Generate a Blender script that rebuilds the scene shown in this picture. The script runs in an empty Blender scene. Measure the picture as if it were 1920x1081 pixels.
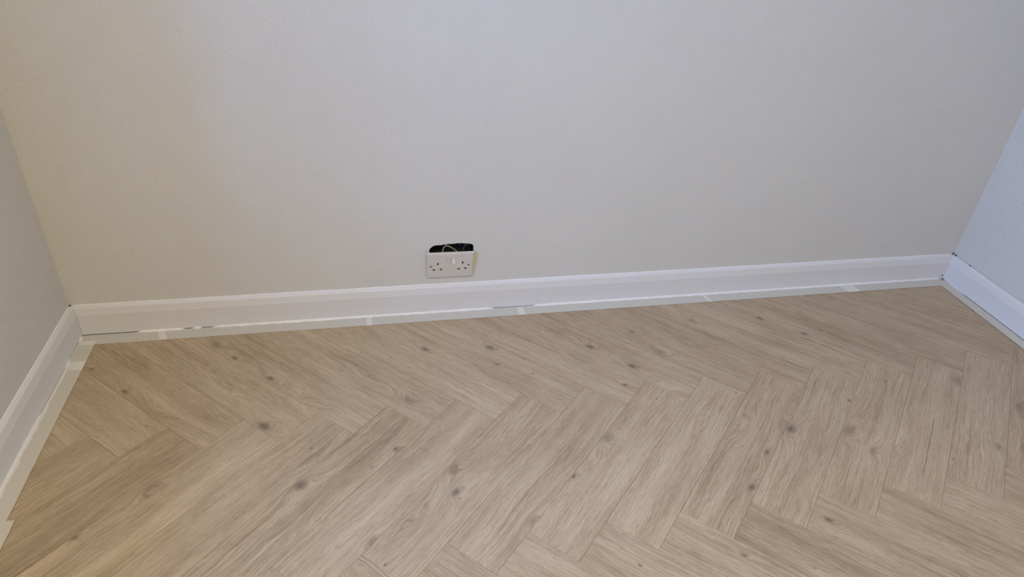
import bpy, bmesh, math, random
from mathutils import Vector, Matrix
sc = bpy.context.scene
COL = sc.collection
rnd = random.Random(7)

# ------------------------------------------------------------------ camera
cam_data = bpy.data.cameras.new('camera')
cam_data.sensor_fit = 'HORIZONTAL'; cam_data.sensor_width = 36.0
cam_data.lens = 36.0 * 1315.75 / 1920.0
cam_data.clip_start = 0.02
cam = bpy.data.objects.new('camera', cam_data); COL.objects.link(cam)
YAW, PITCH, ROLL = 0.245803, 0.585017, -0.076807
cy, sy, cp, sp = math.cos(YAW), math.sin(YAW), math.cos(PITCH), math.sin(PITCH)
r = Vector((cy, -sy, 0)); f = Vector((sy*cp, cy*cp, -sp)); dn = f.cross(r)
right = math.cos(ROLL)*r + math.sin(ROLL)*dn
down = -math.sin(ROLL)*r + math.cos(ROLL)*dn
M = Matrix((right, -down, -f)).transposed().to_4x4()
M.translation = Vector((0.8392, -1.8625, 1.3361))
cam.matrix_world = M
sc.camera = cam

# ------------------------------------------------------------------ room numbers (metres)
# x along the back wall from the left corner, y towards the back wall (0), z up
RW = 2.9957                 # width of the back wall
RD = 4.0                    # room depth
RH = 2.4
PSL, PSR = -0.02773, 0.01737   # slight splay of the side walls
def left_x(y): return math.tan(PSL) * (-y)          # x of the left wall at depth y
def right_x(y): return RW + math.tan(PSR) * (-y)
SKT, SKH = 0.016, 0.0992    # skirting thickness and height

# ------------------------------------------------------------------ light
world = bpy.data.worlds.new('world'); sc.world = world; world.use_nodes = True
bg = world.node_tree.nodes['Background']
bg.inputs[0].default_value = (0.55, 0.68, 1.0, 1); bg.inputs[1].default_value = 0.02
WY0, WY1, WZ0, WZ1 = -1.0, -1.7, 0.9, 2.1        # window opening in the left wall
REVEAL = 0.30
def area(name, loc, direction, sx, sy_, power, color):
    l = bpy.data.lights.new(name, 'AREA'); l.shape = 'RECTANGLE'; l.size = sx; l.size_y = sy_
    l.energy = power; l.color = color
    o = bpy.data.objects.new(name, l); COL.objects.link(o)
    o.location = loc
    o.rotation_euler = Vector(direction).to_track_quat('-Z', 'Y').to_euler()
    return o
# cool sky light outside the window in the left wall, warm filament lamp under the ceiling
area('window_daylight', (-REVEAL-0.12, (WY0+WY1)/2, (WZ0+WZ1)/2), (1, 0, 0), 1.3, 0.8, 135.0, (0.178, 0.434, 1.0))
area('ceiling_lamp_light', (1.05, -2.15, 2.36), (0, 0, -1), 0.45, 0.45, 42.5, (1.0, 0.765, 0.29))


sc.view_settings.view_transform = 'Standard'; sc.view_settings.look = 'None'
sc.view_settings.gamma = 1; sc.view_settings.use_curve_mapping = False
sc.view_settings.exposure = 0.0

# ------------------------------------------------------------------ material helpers
class NT:
    def __init__(s, name):
        s.m = bpy.data.materials.new(name); s.m.use_nodes = True
        s.t = s.m.node_tree; s.b = s.t.nodes['Principled BSDF']; s.out = s.t.nodes['Material Output']
    def n(s, typ, **kw):
        nd = s.t.nodes.new(typ)
        for k, v in kw.items(): setattr(nd, k, v)
        return nd
    def set(s, sock, v):
        if isinstance(v, bpy.types.NodeSocket): s.t.links.new(v, sock)
        elif v is not None: sock.default_value = v
    def math(s, op, a, b=None, c=None, clamp=False):
        nd = s.n('ShaderNodeMath', operation=op, use_clamp=clamp)
        s.set(nd.inputs[0], a)
        if b is not None: s.set(nd.inputs[1], b)
        if c is not None: s.set(nd.inputs[2], c)
        return nd.outputs[0]
    def xyz(s, x, y, z):
        nd = s.n('ShaderNodeCombineXYZ')
        for i, v in enumerate((x, y, z)): s.set(nd.inputs[i], v)
        return nd.outputs[0]
    def sep(s, v):
        nd = s.n('ShaderNodeSeparateXYZ'); s.set(nd.inputs[0], v); return nd.outputs
    def noise(s, vec, scale, detail=2, rough=0.5, dist=0.0):
        nd = s.n('ShaderNodeTexNoise'); s.set(nd.inputs['Vector'], vec)
        nd.inputs['Scale'].default_value = scale; nd.inputs['Detail'].default_value = detail
        nd.inputs['Roughness'].default_value = rough; nd.inputs['Distortion'].default_value = dist
        return nd.outputs['Fac']
    def ramp(s, fac, stops):
        nd = s.n('ShaderNodeValToRGB'); s.set(nd.inputs[0], fac)
        e = nd.color_ramp.elements
        while len(e) < len(stops): e.new(0.5)
        for i, (p, c) in enumerate(stops):
            e[i].position = p; e[i].color = (c, c, c, 1) if isinstance(c, float) else (*c, 1)
        return nd.outputs[0]
    def mapr(s, v, a, b, c, d_, clamp=True):
        nd = s.n('ShaderNodeMapRange'); nd.clamp = clamp
        s.set(nd.inputs[0], v)
        for i, q in enumerate((a, b, c, d_)): s.set(nd.inputs[i+1], q)
        return nd.outputs[0]
    def mix(s, fac, a, b, mode='MIX'):
        nd = s.n('ShaderNodeMix', data_type='RGBA', blend_type=mode)
        s.set(nd.inputs[0], fac)
        for i, v in ((6, a), (7, b)):
            if isinstance(v, tuple) and len(v) == 3: v = (*v, 1)
            s.set(nd.inputs[i], v)
        return nd.outputs[2]
    def bump(s, h, strength, dist):
        nd = s.n('ShaderNodeBump'); nd.inputs['Strength'].default_value = strength
        nd.inputs['Distance'].default_value = dist; s.set(nd.inputs['Height'], h)
        s.t.links.new(nd.outputs[0], s.b.inputs['Normal'])
    def obj(s): return s.n('ShaderNodeTexCoord').outputs['Object']
    def attr(s, name):
        nd = s.n('ShaderNodeAttribute', attribute_type='OBJECT', attribute_name=name); return nd.outputs

def simple(name, col, rough=0.5, noise_amt=0.04, scale=40, bump=0.0, bscale=300, metal=0.0):
    t = NT(name); co = t.obj()
    nz = t.noise(co, scale, 3)
    t.set(t.b.inputs['Base Color'], t.mix(nz, tuple(c*(1-noise_amt) for c in col), tuple(min(1, c*(1+noise_amt)) for c in col)))
    t.b.inputs['Roughness'].default_value = rough; t.b.inputs['Metallic'].default_value = metal
    if bump: t.bump(t.noise(co, bscale, 3), bump, 0.001)
    return t.m

# emulsion on plaster: faint roller stipple and patchiness
def wall_paint(name, col):
    t = NT(name); co = t.obj()
    st = t.noise(co, 260, 3, 0.6); big = t.noise(co, 2.2, 3, 0.6); mid = t.noise(co, 18, 4, 0.6)
    fac = t.math('ADD', t.math('MULTIPLY', st, 0.75), t.math('ADD', t.math('MULTIPLY', big, 0.15), t.math('MULTIPLY', mid, 0.10)))
    t.set(t.b.inputs['Base Color'], t.mix(t.mapr(fac, 0.34, 0.66, 0, 1), tuple(c*0.90 for c in col), tuple(c*1.10 for c in col)))
    t.b.inputs['Roughness'].default_value = 0.75
    t.b.inputs['Specular IOR Level'].default_value = 0.3
    t.bump(t.noise(co, 200, 4, 0.6), 0.5, 0.0012)
    return t.m
M_WALL = wall_paint('wall_emulsion', (0.66, 0.66, 0.65))
M_CEIL = simple('ceiling_white', (0.75, 0.75, 0.74), 0.8)
M_GLOSS = simple('skirting_satin_white', (0.735, 0.738, 0.775), 0.38, 0.015, 30, 0.15, 150)
M_BEAD = simple('caulk_white', (0.85, 0.855, 0.89), 0.5, 0.03, 60, 0.3, 400)
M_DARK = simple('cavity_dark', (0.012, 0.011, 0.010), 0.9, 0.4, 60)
M_HOLE = simple('caulk_void_grey', (0.075, 0.068, 0.06), 0.9, 0.3, 300)
M_SUB = simple('subfloor_dark', (0.05, 0.04, 0.03), 0.9)

# oak planks; grain runs along local x, knots come from each plank's own properties
def wood():
    t = NT('oak_herringbone')
    co = t.sep(t.obj()); x, y = co[0], co[1]
    pr = t.sep(t.attr('grain')['Vector'])      # seed, tone, figure
    seed, tone, fig = pr[0], pr[1], pr[2]
    # slow warp of the grain
    w1 = t.noise(t.xyz(t.math('MULTIPLY', x, 2.6), t.math('MULTIPLY', y, 9), seed), 1.0, 3, 0.55)
    w2 = t.noise(t.xyz(t.math('MULTIPLY', x, 12), t.math('MULTIPLY', y, 26), seed), 1.0, 2, 0.5)
    phi = t.math('ADD', y, t.math('MULTIPLY', t.math('SUBTRACT', w1, 0.5), t.math('ADD', 0.022, t.math('MULTIPLY', fig, 0.05))))
    phi = t.math('ADD', phi, t.math('MULTIPLY', t.math('SUBTRACT', w2, 0.5), 0.003))
    dark = None; halo = None
    wob = t.math('MULTIPLY', t.math('SUBTRACT', t.noise(t.xyz(x, y, seed), 90, 2), 0.5), 0.9)
    for k in ('knot_a', 'knot_b', 'knot_c'):
        v = t.sep(t.attr(k)['Vector'])
        size = t.math('MAXIMUM', t.math('ABSOLUTE', v[2]), 0.0001)
        dx = t.math('DIVIDE', t.math('SUBTRACT', x, v[0]), size)
        dy = t.math('DIVIDE', t.math('SUBTRACT', y, v[1]), size)
        on = t.math('GREATER_THAN', t.math('ABSOLUTE', v[2]), 0.0005)
        # grain flows round the knot: potential bump, long along the plank
        r2 = t.math('ADD', t.math('POWER', t.math('DIVIDE', dx, 4.2), 2), t.math('POWER', t.math('DIVIDE', dy, 1.5), 2))
        g = t.math('MULTIPLY', t.math('EXPONENT', t.math('MULTIPLY', r2, -1)), on)
        phi = t.math('ADD', phi, t.math('MULTIPLY', g, t.math('MULTIPLY', size, 2.1)))
        # core: tight dark eye for sound knots, wide pale smudge for negative sizes
        pos = t.math('GREATER_THAN', v[2], 0.0)
        rr = t.math('SQRT', t.math('ADD', t.math('POWER', t.math('DIVIDE', dx, 1.5), 2), t.math('POWER', dy, 2)))
        rr = t.math('ADD', rr, wob)
        eye = t.math('MULTIPLY', t.mapr(rr, 0.15, 1.0, 0.55, 0), t.math('MULTIPLY', pos, on))
        rs = t.math('ADD', t.math('POWER', t.math('DIVIDE', dx, 1.9), 2), t.math('POWER', dy, 2))
        sm = t.math('MULTIPLY', t.math('EXPONENT', t.math('MULTIPLY', t.math('ADD', rs, t.math('MULTIPLY', wob, 0.8)), -1.1)), t.math('MULTIPLY', on, 0.55))
        dark = eye if dark is None else t.math('MAXIMUM', dark, eye)
        halo = sm if halo is None else t.math('MAXIMUM', halo, sm)
    for k in ('figure_a', 'figure_b'):
        v = t.sep(t.attr(k)['Vector'])
        a = t.math('DIVIDE', t.math('SUBTRACT', x, v[0]), 0.085)
        b = t.math('DIVIDE', t.math('SUBTRACT', y, v[1]), 0.022)
        g = t.math('EXPONENT', t.math('MULTIPLY', t.math('ADD', t.math('MULTIPLY', a, a), t.math('MULTIPLY', b, b)), -1))
        phi = t.math('ADD', phi, t.math('MULTIPLY', g, t.math('MULTIPLY', v[2], 1.25)))
    # streaks at three widths, all following phi
    band = t.noise(t.xyz(t.math('MULTIPLY', x, 1.7), t.math('MULTIPLY', phi, 34), seed), 1.0, 3, 0.6)
    line = t.noise(t.xyz(t.math('MULTIPLY', x, 3.0), t.math('MULTIPLY', phi, 260), t.math('ADD', seed, 5)), 1.0, 2, 0.6)
    fine = t.noise(t.xyz(t.math('MULTIPLY', x, 26), t.math('MULTIPLY', phi, 620), t.math('ADD', seed, 9)), 1.0, 2, 0.6)
    pore = t.noise(t.xyz(t.math('MULTIPLY', x, 60), t.math('MULTIPLY', phi, 520), t.math('ADD', seed, 3)), 1.0, 1, 0.5)
    patch = t.noise(t.xyz(t.math('MULTIPLY', x, 5), t.math('MULTIPLY', y, 16), seed), 1.0, 3, 0.55)
    # how strongly the lines show varies over the plank
    show = t.mapr(t.noise(t.xyz(t.math('MULTIPLY', x, 3), t.math('MULTIPLY', phi, 14), t.math('ADD', seed, 21)), 1.0, 2), 0.35, 0.7, 0.35, 1.0)
    v = t.math('ADD', t.math('MULTIPLY', t.math('SUBTRACT', band, 0.5), 0.62), 0.5)
    v = t.math('ADD', v, t.math('MULTIPLY', t.math('MULTIPLY', t.math('SUBTRACT', line, 0.5), show), 1.15))
    v = t.math('ADD', v, t.math('MULTIPLY', t.math('SUBTRACT', fine, 0.5), 1.0))
    v = t.math('ADD', v, t.math('MULTIPLY', t.math('SUBTRACT', patch, 0.5), 0.55))
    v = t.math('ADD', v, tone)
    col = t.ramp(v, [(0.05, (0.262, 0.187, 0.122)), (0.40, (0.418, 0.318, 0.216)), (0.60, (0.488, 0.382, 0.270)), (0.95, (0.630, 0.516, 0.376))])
    pr_ = t.mapr(pore, 0.60, 0.74, 0, 0.42)
    col = t.mix(pr_, col, (0.22, 0.165, 0.115))
    col = t.mix(halo, col, (0.20, 0.145, 0.108))
    col = t.mix(dark, col, (0.10, 0.075, 0.058))
    # split in the board
    ck = t.attr('split_line')['Vector']; c = t.sep(ck)     # x0, x1, y
    inx = t.math('MULTIPLY', t.math('GREATER_THAN', x, c[0]), t.math('LESS_THAN', x, c[1]))
    cw = t.math('ABSOLUTE', t.math('ADD', t.math('SUBTRACT', y, c[2]), t.math('MULTIPLY', t.math('SUBTRACT', t.noise(t.xyz(t.math('MULTIPLY', x, 14), 0.0, seed), 1.0, 2), 0.5), 0.008)))
    crack = t.math('MULTIPLY', inx, t.mapr(cw, 0.0003, 0.0012, 0.75, 0))
    col = t.mix(crack, col, (0.05, 0.035, 0.025))
    t.set(t.b.inputs['Base Color'], col)
    t.set(t.b.inputs['Roughness'], t.mapr(fine, 0.3, 0.7, 0.50, 0.62))
    t.b.inputs['Specular IOR Level'].default_value = 0.35
    h = t.math('ADD', t.math('MULTIPLY', line, 0.5), t.math('ADD', t.math('MULTIPLY', fine, 0.6), t.math('MULTIPLY', pr_, -1.2)))
    t.bump(h, 0.30, 0.0006)
    return t.m
M_WOOD = wood()

# masking tape: crepe paper, slightly see-through; white paint brushed over its inner part
def tape_mat():
    t = NT('masking_tape'); co = t.sep(t.obj()); x, y = co[0], co[1]
    pa = t.sep(t.attr('paint')['Vector'])                # reach, raggedness, seed
    n1 = t.noise(t.xyz(t.math('MULTIPLY', x, 22), 0.0, pa[2]), 1.0, 3, 0.6)
    n2 = t.noise(t.xyz(t.math('MULTIPLY', x, 420), t.math('MULTIPLY', y, 60), pa[2]), 1.0, 3, 0.6)
    reach = t.math('ADD', pa[0], t.math('MULTIPLY', pa[1], t.math('ADD', t.math('SUBTRACT', n1, 0.5), t.math('MULTIPLY', t.math('SUBTRACT', n2, 0.5), 0.55))))
    m = t.mapr(t.math('SUBTRACT', reach, y), -0.0008, 0.0012, 0, 1)
    crepe = t.noise(t.xyz(t.math('MULTIPLY', x, 900), t.math('MULTIPLY', y, 160), 0.0), 1.0, 3, 0.6)
    base = t.mix(crepe, (0.735, 0.712, 0.655), (0.81, 0.787, 0.73))
    ov = t.sep(t.attr('overlap')['Vector'])              # doubled paper near the strip's start: length, slant
    lim = t.math('ADD', ov[0], t.math('MULTIPLY', ov[1], t.math('DIVIDE', y, 0.046)))
    base = t.mix(t.math('LESS_THAN', x, lim), base, (0.95, 0.935, 0.90))
    t.set(t.b.inputs['Base Color'], t.mix(m, base, (0.76, 0.765, 0.79)))
    t.b.inputs['Roughness'].default_value = 0.65
    t.set(t.b.inputs['Alpha'], t.math('MAXIMUM', 0.75, m))
    t.bump(crepe, 0.25, 0.0003)
    return t.m
M_TAPE = tape_mat()

# ------------------------------------------------------------------ object helpers
def link(name, me, mat, parent=None, loc=(0, 0, 0), rot=(0, 0, 0)):
    o = bpy.data.objects.new(name, me); COL.objects.link(o)
    if mat and not me.materials: me.materials.append(mat)
    o.location = loc; o.rotation_euler = rot
    if parent: o.parent = parent
    return o
def from_bm(name, bm, mat, parent=None, loc=(0, 0, 0), rot=(0, 0, 0), smooth=False):
    bmesh.ops.recalc_face_normals(bm, faces=bm.faces)
    me = bpy.data.meshes.new(name); bm.to_mesh(me); bm.free()
    if smooth:
        for p in me.polygons: p.use_smooth = True
    return link(name, me, mat, parent, loc, rot)
def empty(name, loc, rot=(0, 0, 0)):
    o = bpy.data.objects.new(name, None); COL.objects.link(o); o.location = loc; o.rotation_euler = rot
    o.empty_display_size = 0.05; return o
def struct(o, label=None, cat=None):
    o['kind'] = 'structure'
    if label: o['label'] = label
    if cat: o['category'] = cat
    return o
def thing(o, label, cat, group=None):
    o['label'] = label; o['category'] = cat
    if group: o['group'] = group
    return o
def add_box(bm, x0, x1, y0, y1, z0, z1):
    vs = [bm.verts.new((x, y, z)) for z in (z0, z1) for x, y in ((x0, y0), (x1, y0), (x1, y1), (x0, y1))]
    for q in ((0, 3, 2, 1), (4, 5, 6, 7), (0, 1, 5, 4), (1, 2, 6, 5), (2, 3, 7, 6), (3, 0, 4, 7)):
        bm.faces.new([vs[i] for i in q])
    return vs
def add_prism(bm, pts, z0, z1, top=None):
    """extruded polygon; `top` may be a smaller polygon for the upper rim"""
    a = [bm.verts.new((x, y, z0)) for x, y in pts]
    b = [bm.verts.new((x, y, z1)) for x, y in (top or pts)]
    n = len(a)
    bm.faces.new(a[::-1]); bm.faces.new(b)
    for i in range(n): bm.faces.new((a[i], a[(i+1) % n], b[(i+1) % n], b[i]))
    return a, b
def loft(bm, rings, close=True):
    rs = [[bm.verts.new(p) for p in rg] for rg in rings]
    n = len(rs[0])
    for a, b in zip(rs, rs[1:]):
        for i in range(n if close else n-1):
            bm.faces.new((a[i], a[(i+1) % n], b[(i+1) % n], b[i]))
    if close: bm.faces.new(rs[0][::-1]); bm.faces.new(rs[-1])
    return rs

# ------------------------------------------------------------------ floor
floor = empty('floor', (RW/2, -RD/2, 0)); struct(floor, 'pale oak herringbone plank floor running up to the taped skirtings', 'floor')
bm = bmesh.new()
add_prism(bm, [(left_x(-RD)-0.05, -RD-0.05), (right_x(-RD)+0.05, -RD-0.05), (RW+0.05, 0.05), (-0.05, 0.05)], -0.03, -0.0105)
o = from_bm('subfloor', bm, M_SUB, floor); o.location = (-RW/2, RD/2, 0)

W, L = 0.1315, 0.6459                  # plank width and length
R_ = L / W
PHI = 0.002935
GO = Vector((0.878, -0.4312))          # grid origin
def rot2(v, a): return Vector((v[0]*math.cos(a)-v[1]*math.sin(a), v[0]*math.sin(a)+v[1]*math.cos(a)))
UA = -math.pi/4 + PHI; VA = -3*math.pi/4 + PHI
uu = Vector((math.cos(UA), math.sin(UA))); vv = Vector((math.cos(VA), math.sin(VA)))
def grid(u, v): return GO + uu*u*W + vv*v*W
M_IN = 0.006
room_poly = [(M_IN, -M_IN), (RW-M_IN, -M_IN), (right_x(-RD)-M_IN, -RD), (left_x(-RD)+M_IN, -RD)]   # clockwise
half = []
for i in range(4):
    a = Vector(room_poly[i]); b = Vector(room_poly[(i+1) % 4]); e = (b-a).normalized()
    n = Vector((e.y, -e.x)); half.append((n, n.dot(a)))       # inside: n.p >= c
def clip(poly, n, c):
    out = []
    for i in range(len(poly)):
        p, q = poly[i], poly[(i+1) % len(poly)]
        dp, dq = n.dot(p)-c, n.dot(q)-c
        if dp >= 0: out.append(p)
        if (dp > 0 and dq < 0) or (dp < 0 and dq > 0): out.append(p+(q-p)*(dp/(dp-dq)))
    return out
def inset(poly, d):
    out = [p.copy() for p in poly]
    m = len(poly)
    area2 = sum(poly[i].x*poly[(i+1) % m].y-poly[(i+1) % m].x*poly[i].y for i in range(m))
    sg = 1 if area2 > 0 else -1
    for i in range(m):
        a, b = poly[i], poly[(i+1) % m]
        if (b-a).length < 1e-6: continue
        e = (b-a).normalized(); n = Vector((-e.y, e.x))*sg
        out = clip(out, n, n.dot(a)+d)
        if len(out) < 3: return []
    return out

KNOTS = [(0.081, -0.177, 0.006), (0.189, -0.284, 0.007), (0.456, -0.175, 0.008), (0.562, -0.278, 0.008), (0.398, -0.106, -0.012), (0.56, -0.466, 0.014), (0.659, -0.675, 0.014), (0.888, -0.592, 0.007), (0.827, -0.645, 0.003), (1.023, -0.672, -0.014), (1.02, -0.749, 0.011), (0.817, -0.857, -0.01), (0.843, -0.921, 0.003), (0.987, -0.828, 0.002), (0.681, -0.56, 0.003), (1.198, -0.217, 0.012), (1.001, -0.201, 0.01), (1.203, -0.297, 0.006), (0.935, -0.42, -0.012), (1.506, -0.252, 0.011), (1.606, -0.358, 0.01), (1.665, -0.195, 0.005), (1.715, -0.305, -0.014), (1.555, -0.436, 0.006), (1.628, -0.503, 0.003), (1.889, -0.16, -0.01), (1.871, -0.512, 0.003), (1.3, -0.353, 0.003), (2.129, -0.173, 0.009), (2.236, -0.272, 0.009), (2.598, -0.551, -0.018), (2.361, -0.527, 0.005), (2.194, -0.588, 0.005), (2.698, -0.686, -0.012), (1.956, -0.67, 0.014), (1.845, -0.741, 0.008), (1.747, -0.845, 0.01), (1.886, -0.965, 0.008), (2.115, -0.7, -0.013), (2.137, -0.781, -0.01), (2.505, -0.816, -0.008), (2.342, -0.837, 0.003), (1.776, -1.08, 0.002), (1.437, -0.629, -0.015), (1.313, -0.744, 0.006), (1.35, -0.772, 0.003), (1.185, -0.858, -0.01), (1.39, -1.01, 0.004), (1.634, -1.023, 0.005), (1.788, -0.711, 0.002), (0.324, -0.632, -0.012), (0.195, -0.75, 0.007), (0.272, -0.424, 0.003)]
FIGURE = [(0.62, -0.35, 0.022), (0.274, -0.37, 0.022), (0.702, -0.599, 0.016), (1.993, -0.594, 0.03), (1.835, -0.647, 0.018), (2.139, -0.689, 0.02), (0.828, -0.326, 0.012), (1.572, -0.096, 0.014), (1.66, -0.459, 0.02), (1.684, -0.912, 0.018), (0.945, -0.799, 0.02), (1.043, -0.718, 0.012), (2.252, -0.766, 0.012), (2.436, -0.851, 0.012), (1.227, -0.675, 0.012), (1.893, -0.968, 0.012)]
SPLITS = [((0.79, -0.516), (0.715, -0.613)), ((2.37, -0.665), (2.245, -0.905)), ((2.096, -0.507), (1.982, -0.646))]

planks = []
kmax = 40
for tile in range(-6, 7):
    for k in range(-kmax, kmax):
        for fam in 'AB':
            if fam == 'B':     # runs down-left: long side along v
                c = grid(k+0.5+tile*R_, -k+R_/2+tile*R_); ang = VA
            else:              # runs down-right: long side along u
                c = grid(k-R_/2+tile*R_, -k+0.5+tile*R_); ang = UA
            if not (-0.6 < c.x < RW+0.6 and -RD-0.5 < c.y < 0.5): continue
            planks.append((c, ang))
plank_objs = []
for idx, (c, ang) in enumerate(planks):
    ax = Vector((math.cos(ang), math.sin(ang))); ay = Vector((-ax.y, ax.x))
    poly = [c+ax*sx*L/2+ay*sy_*W/2 for sx, sy_ in ((-1, -1), (1, -1), (1, 1), (-1, 1))]
    full = poly
    for n, q in half: poly = clip(poly, n, q) if len(poly) >= 3 else []
    # drop doubled points
    pp = []
    for p in poly:
        if not pp or (p-pp[-1]).length > 1e-5: pp.append(p)
    if len(pp) > 2 and (pp[0]-pp[-1]).length < 1e-5: pp.pop()
    poly = pp
    if len(poly) < 3: continue
    a2 = abs(sum(poly[i].x*poly[(i+1) % len(poly)].y-poly[(i+1) % len(poly)].x*poly[i].y for i in range(len(poly))))/2
    if a2 < 0.0004: continue
    p0, p1 = inset(poly, 0.00017), inset(poly, 0.00075)
    if len(p0) < 3 or len(p1) != len(p0): continue
    loc = lambda p: ((p-c).dot(ax), (p-c).dot(ay))
    bm = bmesh.new()
    a = [bm.verts.new((*loc(p), -0.010)) for p in p0]
    b = [bm.verts.new((*loc(p), -0.0006)) for p in p0]
    t_ = [bm.verts.new((*loc(p), 0.0)) for p in p1]
    m = len(a)
    bm.faces.new(a[::-1]); bm.faces.new(t_)
    for i in range(m):
        j = (i+1) % m
        bm.faces.new((a[i], a[j], b[j], b[i])); bm.faces.new((b[i], b[j], t_[j], t_[i]))
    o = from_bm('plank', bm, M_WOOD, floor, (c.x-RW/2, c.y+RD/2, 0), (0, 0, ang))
    def inside(q, mrg=0.0):
        l = loc(Vector(q[:2])); return abs(l[0]) < L/2+mrg and abs(l[1]) < W/2+mrg
    ks = sorted([(*loc(Vector(q[:2])), q[2]) for q in KNOTS if inside(q)], key=lambda q: -abs(q[2]))[:3]
    if not ks and c.y < -1.2:
        ks = [(rnd.uniform(-.28, .28), rnd.uniform(-.05, .05), rnd.choice((-.012, .008, .005, .011)))]
    while len(ks) < 3: ks.append((0.0, 0.0, 0.0))
    for nm, q in zip(('knot_a', 'knot_b', 'knot_c'), ks): o[nm] = [float(z) for z in q]
    fs = [(*loc(Vector(q[:2])), q[2]*rnd.choice((-1, 1))) for q in FIGURE if inside(q)][:2]
    if not fs and rnd.random() < 0.4: fs = [(rnd.uniform(-.25, .25), rnd.uniform(-.03, .03), rnd.uniform(.006, .016))]
    while len(fs) < 2: fs.append((0.0, 0.0, 0.0))
    for nm, q in zip(('figure_a', 'figure_b'), fs): o[nm] = [float(z) for z in q]
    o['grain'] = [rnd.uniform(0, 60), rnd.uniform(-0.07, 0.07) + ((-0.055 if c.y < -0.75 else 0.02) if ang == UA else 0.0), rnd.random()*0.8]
    sl = [9.0, 9.1, 9.0]
    for s0, s1 in SPLITS:
        mid = ((s0[0]+s1[0])/2, (s0[1]+s1[1])/2)
        if inside(mid):
            l0, l1 = loc(Vector(s0)), loc(Vector(s1)); sl = [min(l0[0], l1[0]), max(l0[0], l1[0]), (l0[1]+l1[1])/2]
    o['split_line'] = [float(z) for z in sl]
    plank_objs.append((o, c, ang))

# ------------------------------------------------------------------ walls
HOLE = [(1.0356, 0.150), (1.0356, 0.2208), (1.0365, 0.2292), (1.042, 0.2352), (1.0475, 0.2392), (1.0529, 0.2414), (1.0584, 0.2411), (1.0638, 0.2420),
        (1.070, 0.2412), (1.0766, 0.2422), (1.0802, 0.2437), (1.0850, 0.2425), (1.0893, 0.2432), (1.0940, 0.2450), (1.0985, 0.2438), (1.1060, 0.2445), (1.1132, 0.2440),
        (1.1223, 0.2460), (1.128, 0.2448), (1.1334, 0.2455), (1.144, 0.2436), (1.1538, 0.2432), (1.1600, 0.2420), (1.165, 0.2412), (1.1716, 0.2366), (1.1738, 0.228), (1.1736, 0.2065),
        (1.1726, 0.1805), (1.1716, 0.1519)]
def wall_with_hole(name, to3, out, hole, quad, depth, mat):
    """flat wall (front face with a real opening) and the opening's reveal going back by depth along -out"""
    bm = bmesh.new()
    O = [bm.verts.new(to3(a, b)) for a, b in quad]; Hh = [bm.verts.new(to3(a, b)) for a, b in hole]
    es = [bm.edges.new((O[i], O[(i+1) % len(O)])) for i in range(len(O))] + [bm.edges.new((Hh[i], Hh[(i+1) % len(Hh)])) for i in range(len(Hh))]
    bmesh.ops.triangle_fill(bm, edges=es, use_beauty=True, use_dissolve=False)
    bk = [bm.verts.new(v.co - out*depth) for v in Hh]
    for i in range(len(Hh)):
        j = (i+1) % len(Hh); bm.faces.new((Hh[i], Hh[j], bk[j], bk[i]))
    ob = [bm.verts.new(v.co - out*depth) for v in O]
    for i in range(len(O)):
        j = (i+1) % len(O); bm.faces.new((O[i], O[j], ob[j], ob[i]))
    return from_bm(name, bm, mat)
wb = wall_with_hole('wall_back', lambda a, b: Vector((a, 0, b)), Vector((0, -1, 0)), HOLE, [(-0.15, -0.03), (RW+0.15, -0.03), (RW+0.15, RH), (-0.15, RH)], 0.012, M_WALL)
struct(wb, 'off-white painted back wall with a ragged socket cut-out low down', 'wall')
# masonry cavity behind the plaster with the metal back box
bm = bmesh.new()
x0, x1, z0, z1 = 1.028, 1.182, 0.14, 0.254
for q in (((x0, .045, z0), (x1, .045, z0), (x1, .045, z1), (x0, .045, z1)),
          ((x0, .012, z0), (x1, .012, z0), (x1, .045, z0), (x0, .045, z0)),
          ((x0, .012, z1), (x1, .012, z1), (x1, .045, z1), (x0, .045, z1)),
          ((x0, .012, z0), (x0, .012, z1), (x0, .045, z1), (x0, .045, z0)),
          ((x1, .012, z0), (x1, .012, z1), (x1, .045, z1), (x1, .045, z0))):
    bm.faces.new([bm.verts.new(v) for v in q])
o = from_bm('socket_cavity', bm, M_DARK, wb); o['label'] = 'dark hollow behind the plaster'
bm = bmesh.new()
add_box(bm, 1.045, 1.164, 0.040, 0.043, 0.150, 0.232)
add_box(bm, 1.045, 1.0465, 0.014, 0.040, 0.150, 0.232); add_box(bm, 1.1625, 1.164, 0.014, 0.040, 0.150, 0.232)
add_box(bm, 1.045, 1.164, 0.014, 0.040, 0.150, 0.1515)
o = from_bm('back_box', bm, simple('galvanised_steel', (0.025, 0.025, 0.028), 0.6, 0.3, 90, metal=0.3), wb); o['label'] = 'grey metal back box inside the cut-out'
bm = bmesh.new()
for i in range(14):
    xx = 1.04+i*0.0095+rnd.uniform(-.002, .002); zz = 0.232+rnd.uniform(-.003, .004)
    s = rnd.uniform(.003, .006)
    r_ = bmesh.ops.create_icosphere(bm, subdivisions=1, radius=s, matrix=Matrix.Translation((xx, 0.020+rnd.uniform(0, .012), zz)))
    for v in r_['verts']: v.co += Vector((rnd.uniform(-1, 1), rnd.uniform(-1, 1), rnd.uniform(-1, 1)))*s*0.3
o = from_bm('plaster_crumbs', bm, simple('cavity_rubble', (0.055, 0.045, 0.036), 0.95, 0.5, 200), wb); o['kind'] = 'stuff'
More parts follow.
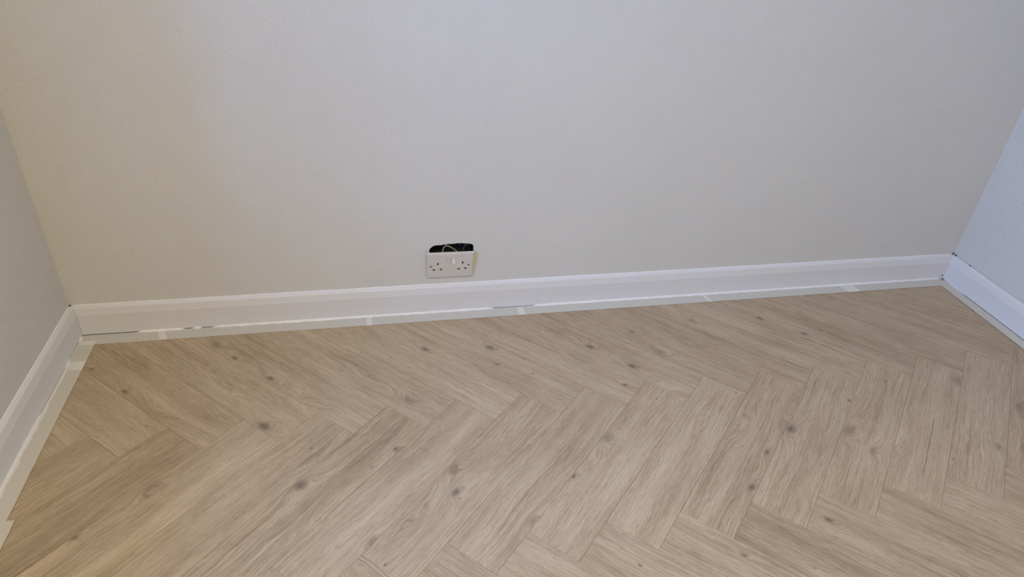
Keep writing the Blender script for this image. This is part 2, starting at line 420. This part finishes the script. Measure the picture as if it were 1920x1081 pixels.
# raw plaster sliver on the right-hand edge of the cut-out
bm = bmesh.new()
add_prism(bm, [(1.1700, 0.156), (1.1713, 0.152), (1.1732, 0.1815), (1.1738, 0.206), (1.1728, 0.2065), (1.1715, 0.185)], 0.0, 0.004)
for v in bm.verts: v.co = Vector((v.co.x, -0.0006+v.co.z, v.co.y))
o = from_bm('plaster_edge', bm, simple('raw_plaster_brown', (0.20, 0.12, 0.085), 0.9, 0.2, 200), wb); o['label'] = 'bare brown plaster edge of the cut-out'

lwn = Vector((math.cos(PSL), math.sin(PSL), 0)); lwd = Vector((math.sin(PSL), -math.cos(PSL), 0))
wl = wall_with_hole('wall_left', lambda a, b: lwd*a + Vector((0, 0, b)), Vector((lwn.x, lwn.y, 0)),
                    [(-WY0, WZ0), (-WY0, WZ1), (-WY1, WZ1), (-WY1, WZ0)], [(0, -0.03), (RD+0.1, -0.03), (RD+0.1, RH), (0, RH)], REVEAL, M_WALL)
struct(wl, 'off-white painted wall on the left, warm in tone', 'wall')
rwd = Vector((math.sin(PSR), -math.cos(PSR), 0)); rwn = Vector((-math.cos(PSR), -math.sin(PSR), 0))
def panel(name, a, b, z0, z1, n, th, mat):
    bm = bmesh.new(); off = -n*th
    add_prism(bm, [(a.x, a.y), (b.x, b.y), (b.x+off.x, b.y+off.y), (a.x+off.x, a.y+off.y)], z0, z1)
    return from_bm(name, bm, mat)
A0 = Vector((RW, 0, 0)); A1 = A0 + rwd*(RD+0.1)
wr = panel('wall_right', A0, A1, -0.03, RH, rwn, 0.1, wall_paint('wall_emulsion_right', (0.66, 0.66, 0.66))); struct(wr, 'painted wall on the right in cool bluish daylight', 'wall')
wf = panel('wall_front', Vector((-0.3, -RD, 0)), Vector((RW+0.3, -RD, 0)), -0.03, RH, Vector((0, 1, 0)), 0.1, M_WALL); struct(wf, 'off-white painted wall behind the viewpoint', 'wall')
bm = bmesh.new(); add_box(bm, -0.3, RW+0.3, -RD-0.1, 0.1, RH, RH+0.05)
ce = from_bm('ceiling', bm, M_CEIL); struct(ce, 'plain white ceiling', 'ceiling')

# window in the left wall (outside the photograph, the source of the daylight)
wn = empty('window_1', (lwd*(-WY0) + Vector((0, 0, WZ0)))); struct(wn, 'white framed window in the left wall', 'window')
def on_left(a, dpt, z): return lwd*a - Vector((lwn.x, lwn.y, 0))*dpt + Vector((0, 0, z)) - wn.location
bm = bmesh.new()
def lbox(a0, a1, z0, z1, d0=0.20, d1=0.26):
    vs = [bm.verts.new(on_left(a, d_, z)) for z in (z0, z1) for a, d_ in ((a0, d0), (a1, d0), (a1, d1), (a0, d1))]
    for q in ((0, 3, 2, 1), (4, 5, 6, 7), (0, 1, 5, 4), (1, 2, 6, 5), (2, 3, 7, 6), (3, 0, 4, 7)): bm.faces.new([vs[i] for i in q])
ya, yb = -WY0, -WY1
lbox(ya, ya+.05, WZ0, WZ1); lbox(yb-.05, yb, WZ0, WZ1); lbox(ya+.05, yb-.05, WZ0, WZ0+.05); lbox(ya+.05, yb-.05, WZ1-.05, WZ1); lbox((ya+yb)/2-.025, (ya+yb)/2+.025, WZ0+.05, WZ1-.05)
from_bm('window_frame', bm, M_GLOSS, wn)

# ------------------------------------------------------------------ skirting boards
PROF = [(0.0, 0.0032), (SKT, 0.0032), (SKT, 0.0715), (SKT-0.0006, 0.0735), (0.0115, 0.0915), (0.0108, 0.0932), (0.0092, 0.0948), (0.0040, 0.0985), (0.0, SKH)]
def skirting(name, p0, dvec, nvec, length, m0, m1, wall_gap=0.0):
    """dvec along the board, nvec into the room; m0/m1: mitre slopes at the ends"""
    bm = bmesh.new(); rings = []
    nseg = 12
    for i in range(nseg+1):
        s = i/nseg
        rg = []
        for d_, z in PROF:
            a = s*length + (m0*d_*(1-s) if True else 0) - m1*d_*s
            rg.append(p0 + dvec*a + nvec*(d_+wall_gap) + Vector((0, 0, z)))
        rings.append(rg)
    loft(bm, rings)
    return from_bm(name, bm, M_GLOSS)
X, Y = Vector((1, 0, 0)), Vector((0, -1, 0))
sb = skirting('baseboard_back', Vector((0, 0, 0)), X, Y, RW, 1.0, 1.0)
struct(sb, 'long white bevelled skirting board along the back wall', 'skirting board')
n2 = Vector((lwn.x, lwn.y, 0))
sl_ = skirting('baseboard_left', Vector((0, 0, 0)), lwd, n2, RD, 1.0, 0.0)
struct(sl_, 'white bevelled skirting board at the foot of the left wall', 'skirting board')
sr = skirting('baseboard_right', Vector((RW, 0, 0)), rwd, rwn, RD, 1.0, 0.0, 0.0022)
struct(sr, 'white bevelled skirting board at the foot of the right wall', 'skirting board')

def bead(parent, p0, dvec, nvec, a0, a1, h=0.0060, wd=0.004, z=0.0002, seed=0):
    """uneven run of paint and caulk that closes the gap under the skirting"""
    rr = random.Random(seed); bm = bmesh.new(); rings = []
    n = max(4, int((a1-a0)/0.012))
    for i in range(n+1):
        a = a0+(a1-a0)*i/n; tp = min(1.0, i/1.5+0.15, (n-i)/1.5+0.15)
        hh = (h+rr.uniform(-.0006, .0008))*tp; ww = (wd+rr.uniform(-.0014, .0016))*tp
        rings.append([p0+dvec*a+nvec*q+Vector((0, 0, zz)) for q, zz in
                      ((SKT-0.001, z), (SKT+ww, z), (SKT+ww*0.55, z+hh*0.45), (SKT+0.0001, z+hh), (SKT-0.001, z+hh))])
    loft(bm, rings)
    return from_bm('paint_bead', bm, M_BEAD, parent)
Z0 = Vector((0, 0, 0))
for i, (a, b) in enumerate([(0.165, 0.296), (0.318, 0.345), (0.375, 1.244), (1.380, RW-0.030)]): bead(sb, Z0, X, Y, a, b, seed=i)
for i, (a, b) in enumerate([(0.018, 0.050), (0.125, 0.165), (0.345, RD-0.1)]): bead(sl_, Z0, lwd, n2, a, b, seed=20+i)
for i, (a, b) in enumerate([(0.030, 0.125)]): bead(sr, Vector((RW, 0, 0)), rwd, rwn, a, b, seed=40+i)
def gap_shade(parent, p0, dvec, nvec, a0, a1):  # near-black strip fills the gap under the board, its shade put in as colour
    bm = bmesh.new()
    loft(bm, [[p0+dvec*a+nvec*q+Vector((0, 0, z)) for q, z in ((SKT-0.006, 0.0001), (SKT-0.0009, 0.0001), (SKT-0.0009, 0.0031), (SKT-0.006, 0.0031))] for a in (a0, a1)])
    o = from_bm('gap_shade_strip', bm, M_DARK, parent); o['label'] = 'dark strip standing for the shade in the gap under the board'
gap_shade(sb, Z0, X, Y, 0.02, RW-0.02); gap_shade(sl_, Z0, lwd, n2, 0.02, RD-0.1); gap_shade(sr, Vector((RW, 0, 0)), rwd, rwn, 0.02, RD-0.1)
# caulk fillet along the top edges
def fillet(parent, p0, dvec, nvec, a0, a1, seed):
    rr = random.Random(seed); bm = bmesh.new(); rings = []
    n = int((a1-a0)/0.05)
    for i in range(n+1):
        a = a0+(a1-a0)*i/n; h = 0.0012+rr.uniform(-.0003, .0005)
        rings.append([p0+dvec*a+nvec*q+Vector((0, 0, zz)) for q, zz in ((0.0, SKH-0.001), (0.0030, SKH-0.001), (0.0, SKH+h))])
    loft(bm, rings)
    return from_bm('caulk_line', bm, M_BEAD, parent)
fillet(sb, Z0, X, Y, 0.012, RW-0.016, 3)
fillet(sl_, Z0, lwd, n2, 0.012, RD-0.1, 4)
# dark pinholes left in the corner joints
def pinhole(parent, c, s, seed):
    rr = random.Random(seed); bm = bmesh.new()
    bmesh.ops.create_icosphere(bm, subdivisions=2, radius=1.0)
    for v in bm.verts:
        v.co = Vector((v.co.x*s[0], v.co.y*s[1], v.co.z*s[2]))*(1+rr.uniform(-.25, .25)) + c
    return from_bm('caulk_hole', bm, M_HOLE, parent)
pinhole(sb, Vector((0.0035, -0.003, SKH+0.001)), (0.003, 0.003, 0.0018), 1)
pinhole(sb, Vector((RW-0.0075, -0.004, SKH+0.0035)), (0.0045, 0.0028, 0.0030), 2)
pinhole(sr, Vector((RW-0.002, -0.014, SKH+0.001)), (0.0025, 0.006, 0.002), 3)
pinhole(sb, Vector((RW-SKT-0.008, -SKT-0.0005, 0.016)), (0.005, 0.0012, 0.0018), 4)
pinhole(sr, Vector((RW-0.002, -0.085, SKH+0.0005)), (0.0012, 0.006, 0.0016), 5)

# ------------------------------------------------------------------ masking tape
def tape(p0, dvec, nvec, a0, a1, inner, outer, layer, paint, skew0, skew1, label, seed, over=(0.0, 0.0)):
    """a strip stuck to the floor; local x along the board, local y away from its face"""
    rr = random.Random(seed); n = max(6, int((a1-a0)/0.02)); bm = bmesh.new(); rings = []
    zz = 0.00025*layer+0.00012
    for i in range(n+1):
        s = i/n; a = (a1-a0)*s
        e0, e1 = skew0*(1-s), skew1*s
        ins, ous = inner, outer+rr.uniform(-.0004, .0004)
        w_ = ous-ins
        rings.append([Vector((a+e, q, z)) for q, e, z in ((ins, 0, zz), (ins+w_*.5, (e0+e1)*.5, zz), (ous, e0+e1, zz), (ous, e0+e1, zz+.00015), (ins+w_*.5, (e0+e1)*.5, zz+.00018), (ins, 0, zz+.00015))])
    loft(bm, rings)
    org = p0 + dvec*a0 + nvec*SKT
    ob = from_bm('masking_tape', bm, M_TAPE, None, org, (0, 0, 0))
    mt = Matrix((dvec, nvec, dvec.cross(nvec))).transposed()
    if dvec.cross(nvec).z < 0:
        # mirror-free frame: flip the local z of the strip instead of its handedness
        for v in ob.data.vertices: v.co.z = -v.co.z
        ob.data.flip_normals() if False else None
    ob.matrix_world = Matrix.Translation(org) @ mt.to_4x4()
    bm = bmesh.new(); bm.from_mesh(ob.data); bmesh.ops.recalc_face_normals(bm, faces=bm.faces); bm.to_mesh(ob.data); bm.free()
    ob['paint'] = [float(q) for q in paint] 
    ob['overlap'] = [float(over[0]) if over[0] else -1.0, float(over[1]), 0.0]
    thing(ob, label, 'tape', 'masking tape stuck to the floor along the skirting boards')
    return ob
TO = 0.062 - SKT
G = [
 (0.018, 0.239, 0, (.004, .006, 1.), 0, .016, 'short beige masking tape strip on the floor in the left corner, along the back skirting'),
 (0.221, 0.850, 1, (.0035, .005, 2.), .012, 0, 'beige masking tape strip on the floor left of the wall socket, along the back skirting'),
 (0.834, 1.343, 2, (.0045, .005, 3.), 0, 0, 'beige masking tape strip on the floor directly below the wall socket'),
 (1.323, 2.000, 3, (.005, .006, 4.), 0, .006, 'beige masking tape strip on the floor just right of the socket by the skirting'),
 (1.985, 2.583, 4, (.006, .008, 5.), .010, .012, 'paint-blobbed beige masking tape strip, second from the right corner along the back skirting'),
 (2.531, 2.975, 5, (.005, .006, 6.), .012, -.030, 'beige masking tape strip on the floor running into the right corner along the back skirting')]
for i, (a, b, ly, pt, s0, s1, lb) in enumerate(G):
    tape(Z0, X, Y, a, b, -0.0008, TO, ly, pt, s0, s1, lb, 60+i, (G[i-1][1]-a, G[i-1][5]) if i else (0, 0))
tape(Z0, lwd, n2, 0.045, 0.172, 0.0, TO, 6, (.004, .010, 11.), 0, .004, 'short masking tape piece on the floor at the near side of the left corner', 70, (0.018, 0.0))
tape(Z0, lwd, n2, 0.140, 0.745, 0.0, TO, 7, (.010, .018, 12.), -.002, .0, 'long masking tape strip beside the left skirting, smeared with white brush strokes', 71, (0.034, 0.004))
tape(Z0, lwd, n2, 0.687, 1.60, 0.012, TO+.017, 8, (.014, .004, 13.), -.004, .0, 'nearest masking tape strip by the left skirting, sticking out further than the rest', 72, (0.0, 0.0))
tape(Vector((RW, 0, 0)), rwd, rwn, 0.026, 1.50, 0.003, TO-.002, 6, (-.004, .003, 14.), 0.02, 0, 'clean masking tape strip on the floor beside the right skirting', 73)

# ------------------------------------------------------------------ double socket hanging off the wall
M_PLATE = simple('socket_white_plastic', (0.66, 0.635, 0.61), 0.35, 0.02, 60)
M_ROCK = simple('rocker_white_plastic', (0.80, 0.79, 0.78), 0.3, 0.01, 60)
M_SCREW = simple('screw_brass', (0.16, 0.12, 0.09), 0.4, 0.2, 200, metal=0.5)
M_SLOT = simple('slot_black', (0.012, 0.010, 0.010), 0.7, 0.3)
PW, PH, PD = 0.1435, 0.0935, 0.0085
TILT = math.radians(7.0)
# local frame: x right, y out of the wall, z up; origin at the plate's lower back edge
sk = empty('double_socket', (1.0262, -0.0015, 0.1312))
sk.matrix_world = Matrix.Translation((1.0262, -0.0015, 0.1312)) @ Matrix.Rotation(math.radians(0.6), 4, 'Y') @ Matrix.Rotation(TILT, 4, 'X')
thing(sk, 'white double switched wall socket hanging loose and tilted below a ragged hole', 'socket')
# face plate with real slots: grid with recessed cells
def at(fx, fy): return fx*PW, (1-fy)*PH
slots = []
def slot(fx, fy, w, h, kind): w *= 1.12 if kind == 'slot' else 1; h *= 1.12 if kind == 'slot' else 1; cx, cz = at(fx, fy); slots.append((cx-w/2, cx+w/2, cz-h/2, cz+h/2, kind))
slot(.235, .420, .0042, .0082, 'slot'); slot(.152, .665, .0070, .0050, 'slot'); slot(.305, .655, .0070, .0050, 'slot')
slot(.775, .400, .0042, .0082, 'slot'); slot(.692, .660, .0070, .0050, 'slot'); slot(.840, .645, .0070, .0050, 'slot')
slot(.462, .300, .0118, .0215, 'rocker'); slot(.578, .315, .0118, .0215, 'rocker')
xs = sorted({0.0015, PW-0.0015} | {round(v, 6) for s in slots for v in s[:2]})
zs = sorted({0.0015, PH-0.0015} | {round(v, 6) for s in slots for v in s[2:4]})
bm = bmesh.new(); V = {}
def gv(x, z, y=-PD):
    k = (round(x, 6), round(z, 6), round(y, 6))
    if k not in V: V[k] = bm.verts.new((x, y, z))
    return V[k]
def which(cx, cz):
    for s in slots:
        if s[0] < cx < s[1] and s[2] < cz < s[3]: return s
    return None
for i in range(len(xs)-1):
    for j in range(len(zs)-1):
        s = which((xs[i]+xs[i+1])/2, (zs[j]+zs[j+1])/2)
        if s is None: bm.faces.new((gv(xs[i], zs[j]), gv(xs[i+1], zs[j]), gv(xs[i+1], zs[j+1]), gv(xs[i], zs[j+1])))
for s in slots:      # walls of each recess
    xi = [x for x in xs if s[0]-1e-5 <= x <= s[1]+1e-5]; zi = [z for z in zs if s[2]-1e-5 <= z <= s[3]+1e-5]
    dpt = -PD+0.006
    for a, b in zip(xi, xi[1:]):
        for z in (zi[0], zi[-1]): bm.faces.new((gv(a, z), gv(b, z), gv(b, z, dpt), gv(a, z, dpt)))
    for a, b in zip(zi, zi[1:]):
        for x in (xi[0], xi[-1]): bm.faces.new((gv(x, a), gv(x, b), gv(x, b, dpt), gv(x, a, dpt)))
# bevelled rim, sides and back
def rim(xv, zv, y): return bm.verts.new((xv, y, zv))
outer = [gv(x, zs[0]) for x in xs] + [gv(xs[-1], z) for z in zs[1:]] + [gv(x, zs[-1]) for x in xs[-2::-1]] + [gv(xs[0], z) for z in zs[-2:0:-1]]
def pushed(v, y):
    x = 0.0 if v.co.x < 0.0016 else PW if v.co.x > PW-0.0016 else v.co.x
    z = 0.0 if v.co.z < 0.0016 else PH if v.co.z > PH-0.0016 else v.co.z
    return bm.verts.new((x, y, z))
o1 = [pushed(v, -PD+0.0013) for v in outer]; o2 = [bm.verts.new((v.co.x, 0.0, v.co.z)) for v in o1]
m = len(outer)
for i in range(m):
    j = (i+1) % m
    bm.faces.new((outer[i], outer[j], o1[j], o1[i])); bm.faces.new((o1[i], o1[j], o2[j], o2[i]))
bm.faces.new(o2)
from_bm('face_plate', bm, M_PLATE, sk)
for s in slots:
    if s[4] == 'slot':
        bm = bmesh.new(); add_box(bm, s[0], s[1], -PD+0.0008, -PD+0.006, s[2], s[3])
        o = from_bm('pin_slot', bm, M_SLOT, sk)
    else:
        left = s[0] < PW*0.5
        bm = bmesh.new(); g_ = 0.0006
        a, b, c_, d_ = s[0]+g_, s[1]-g_, s[2]+g_, s[3]-g_
        tp, bt = (-PD-0.0022, -PD-0.0002) if left else (-PD-0.0006, -PD-0.0020)
        mid = -PD-0.0004; zm = (c_+d_)/2
        prof = [(c_, bt), (zm, mid), (d_, tp), (d_, -PD+0.004), (c_, -PD+0.004)]
        loft(bm, [[Vector((xv, y, z)) for z, y in prof] for xv in (a, b)])
        o = from_bm('rocker_switch', bm, M_PLATE if left else M_ROCK, sk)
        if not left: o['label'] = 'brighter white rocker switch'
for fx, fy in ((.085, .52), (.905, .50)):
    cx, cz = at(fx, fy); bm = bmesh.new()
    rings = []
    for q, rad in ((-PD+0.001, .0032), (-PD-0.0004, .0032), (-PD-0.0009, .0024)):
        rings.append([Vector((cx+rad*math.cos(t*math.tau/14), q, cz+rad*math.sin(t*math.tau/14))) for t in range(14)])
    loft(bm, rings)
    o = from_bm('fixing_screw', bm, M_SCREW, sk)
cx, cz = at(.35, .875); bm = bmesh.new()
loft(bm, [[Vector((cx+.0009*math.cos(t*math.tau/8), q, cz+.0009*math.sin(t*math.tau/8))) for t in range(8)] for q in (-PD+0.0005, -PD-0.0002)])
from_bm('moulded_dot', bm, simple('dot_grey', (0.30, 0.28, 0.26), 0.5), sk)
# moulded block on the back of the plate, reaching into the cut-out
bm = bmesh.new(); add_box(bm, 0.022, PW-0.022, 0.0, 0.010, 0.024, PH-0.022)
from_bm('terminal_block', bm, simple('terminal_grey', (0.22, 0.21, 0.20), 0.5), sk)

# ------------------------------------------------------------------ cable
def tube(name, pts, rad, mat, parent=None):
    cu = bpy.data.curves.new(name, 'CURVE'); cu.dimensions = '3D'; cu.bevel_depth = rad; cu.bevel_resolution = 3; cu.resolution_u = 8
    sp_ = cu.splines.new('NURBS'); sp_.points.add(len(pts)-1); sp_.use_endpoint_u = True; sp_.order_u = 4
    for q, p in zip(sp_.points, pts): q.co = (*p, 1)
    tmp = bpy.data.objects.new('tmp', cu); COL.objects.link(tmp)
    dg = bpy.context.evaluated_depsgraph_get(); me = bpy.data.meshes.new_from_object(tmp.evaluated_get(dg))
    bpy.data.objects.remove(tmp)
    me.name = name
    for p in me.polygons: p.use_smooth = True
    me.materials.clear()
    return link(name, me, mat, parent)
cb = tube('electric_cable', [(1.0765, 0.004, 0.205), (1.0775, 0.005, 0.222), (1.082, 0.006, 0.2335), (1.091, 0.007, 0.2350), (1.101, 0.0065, 0.2300), (1.111, 0.006, 0.2235), (1.122, 0.006, 0.2130), (1.132, 0.008, 0.200)], 0.0019,
          simple('cable_sheath_green_grey', (0.36, 0.34, 0.22), 0.5))
thing(cb, 'thin olive grey cable looping inside the hole behind the double socket', 'cable')
cb2 = tube('electric_cable', [(1.146, 0.034, 0.20), (1.148, 0.022, 0.222), (1.153, 0.014, 0.234), (1.159, 0.018, 0.232), (1.160, 0.03, 0.215)], 0.0026,
           simple('cable_sheath_slate', (0.09, 0.105, 0.13), 0.5))
thing(cb2, 'dark slate cable in the right end of the hole behind the double socket', 'cable')
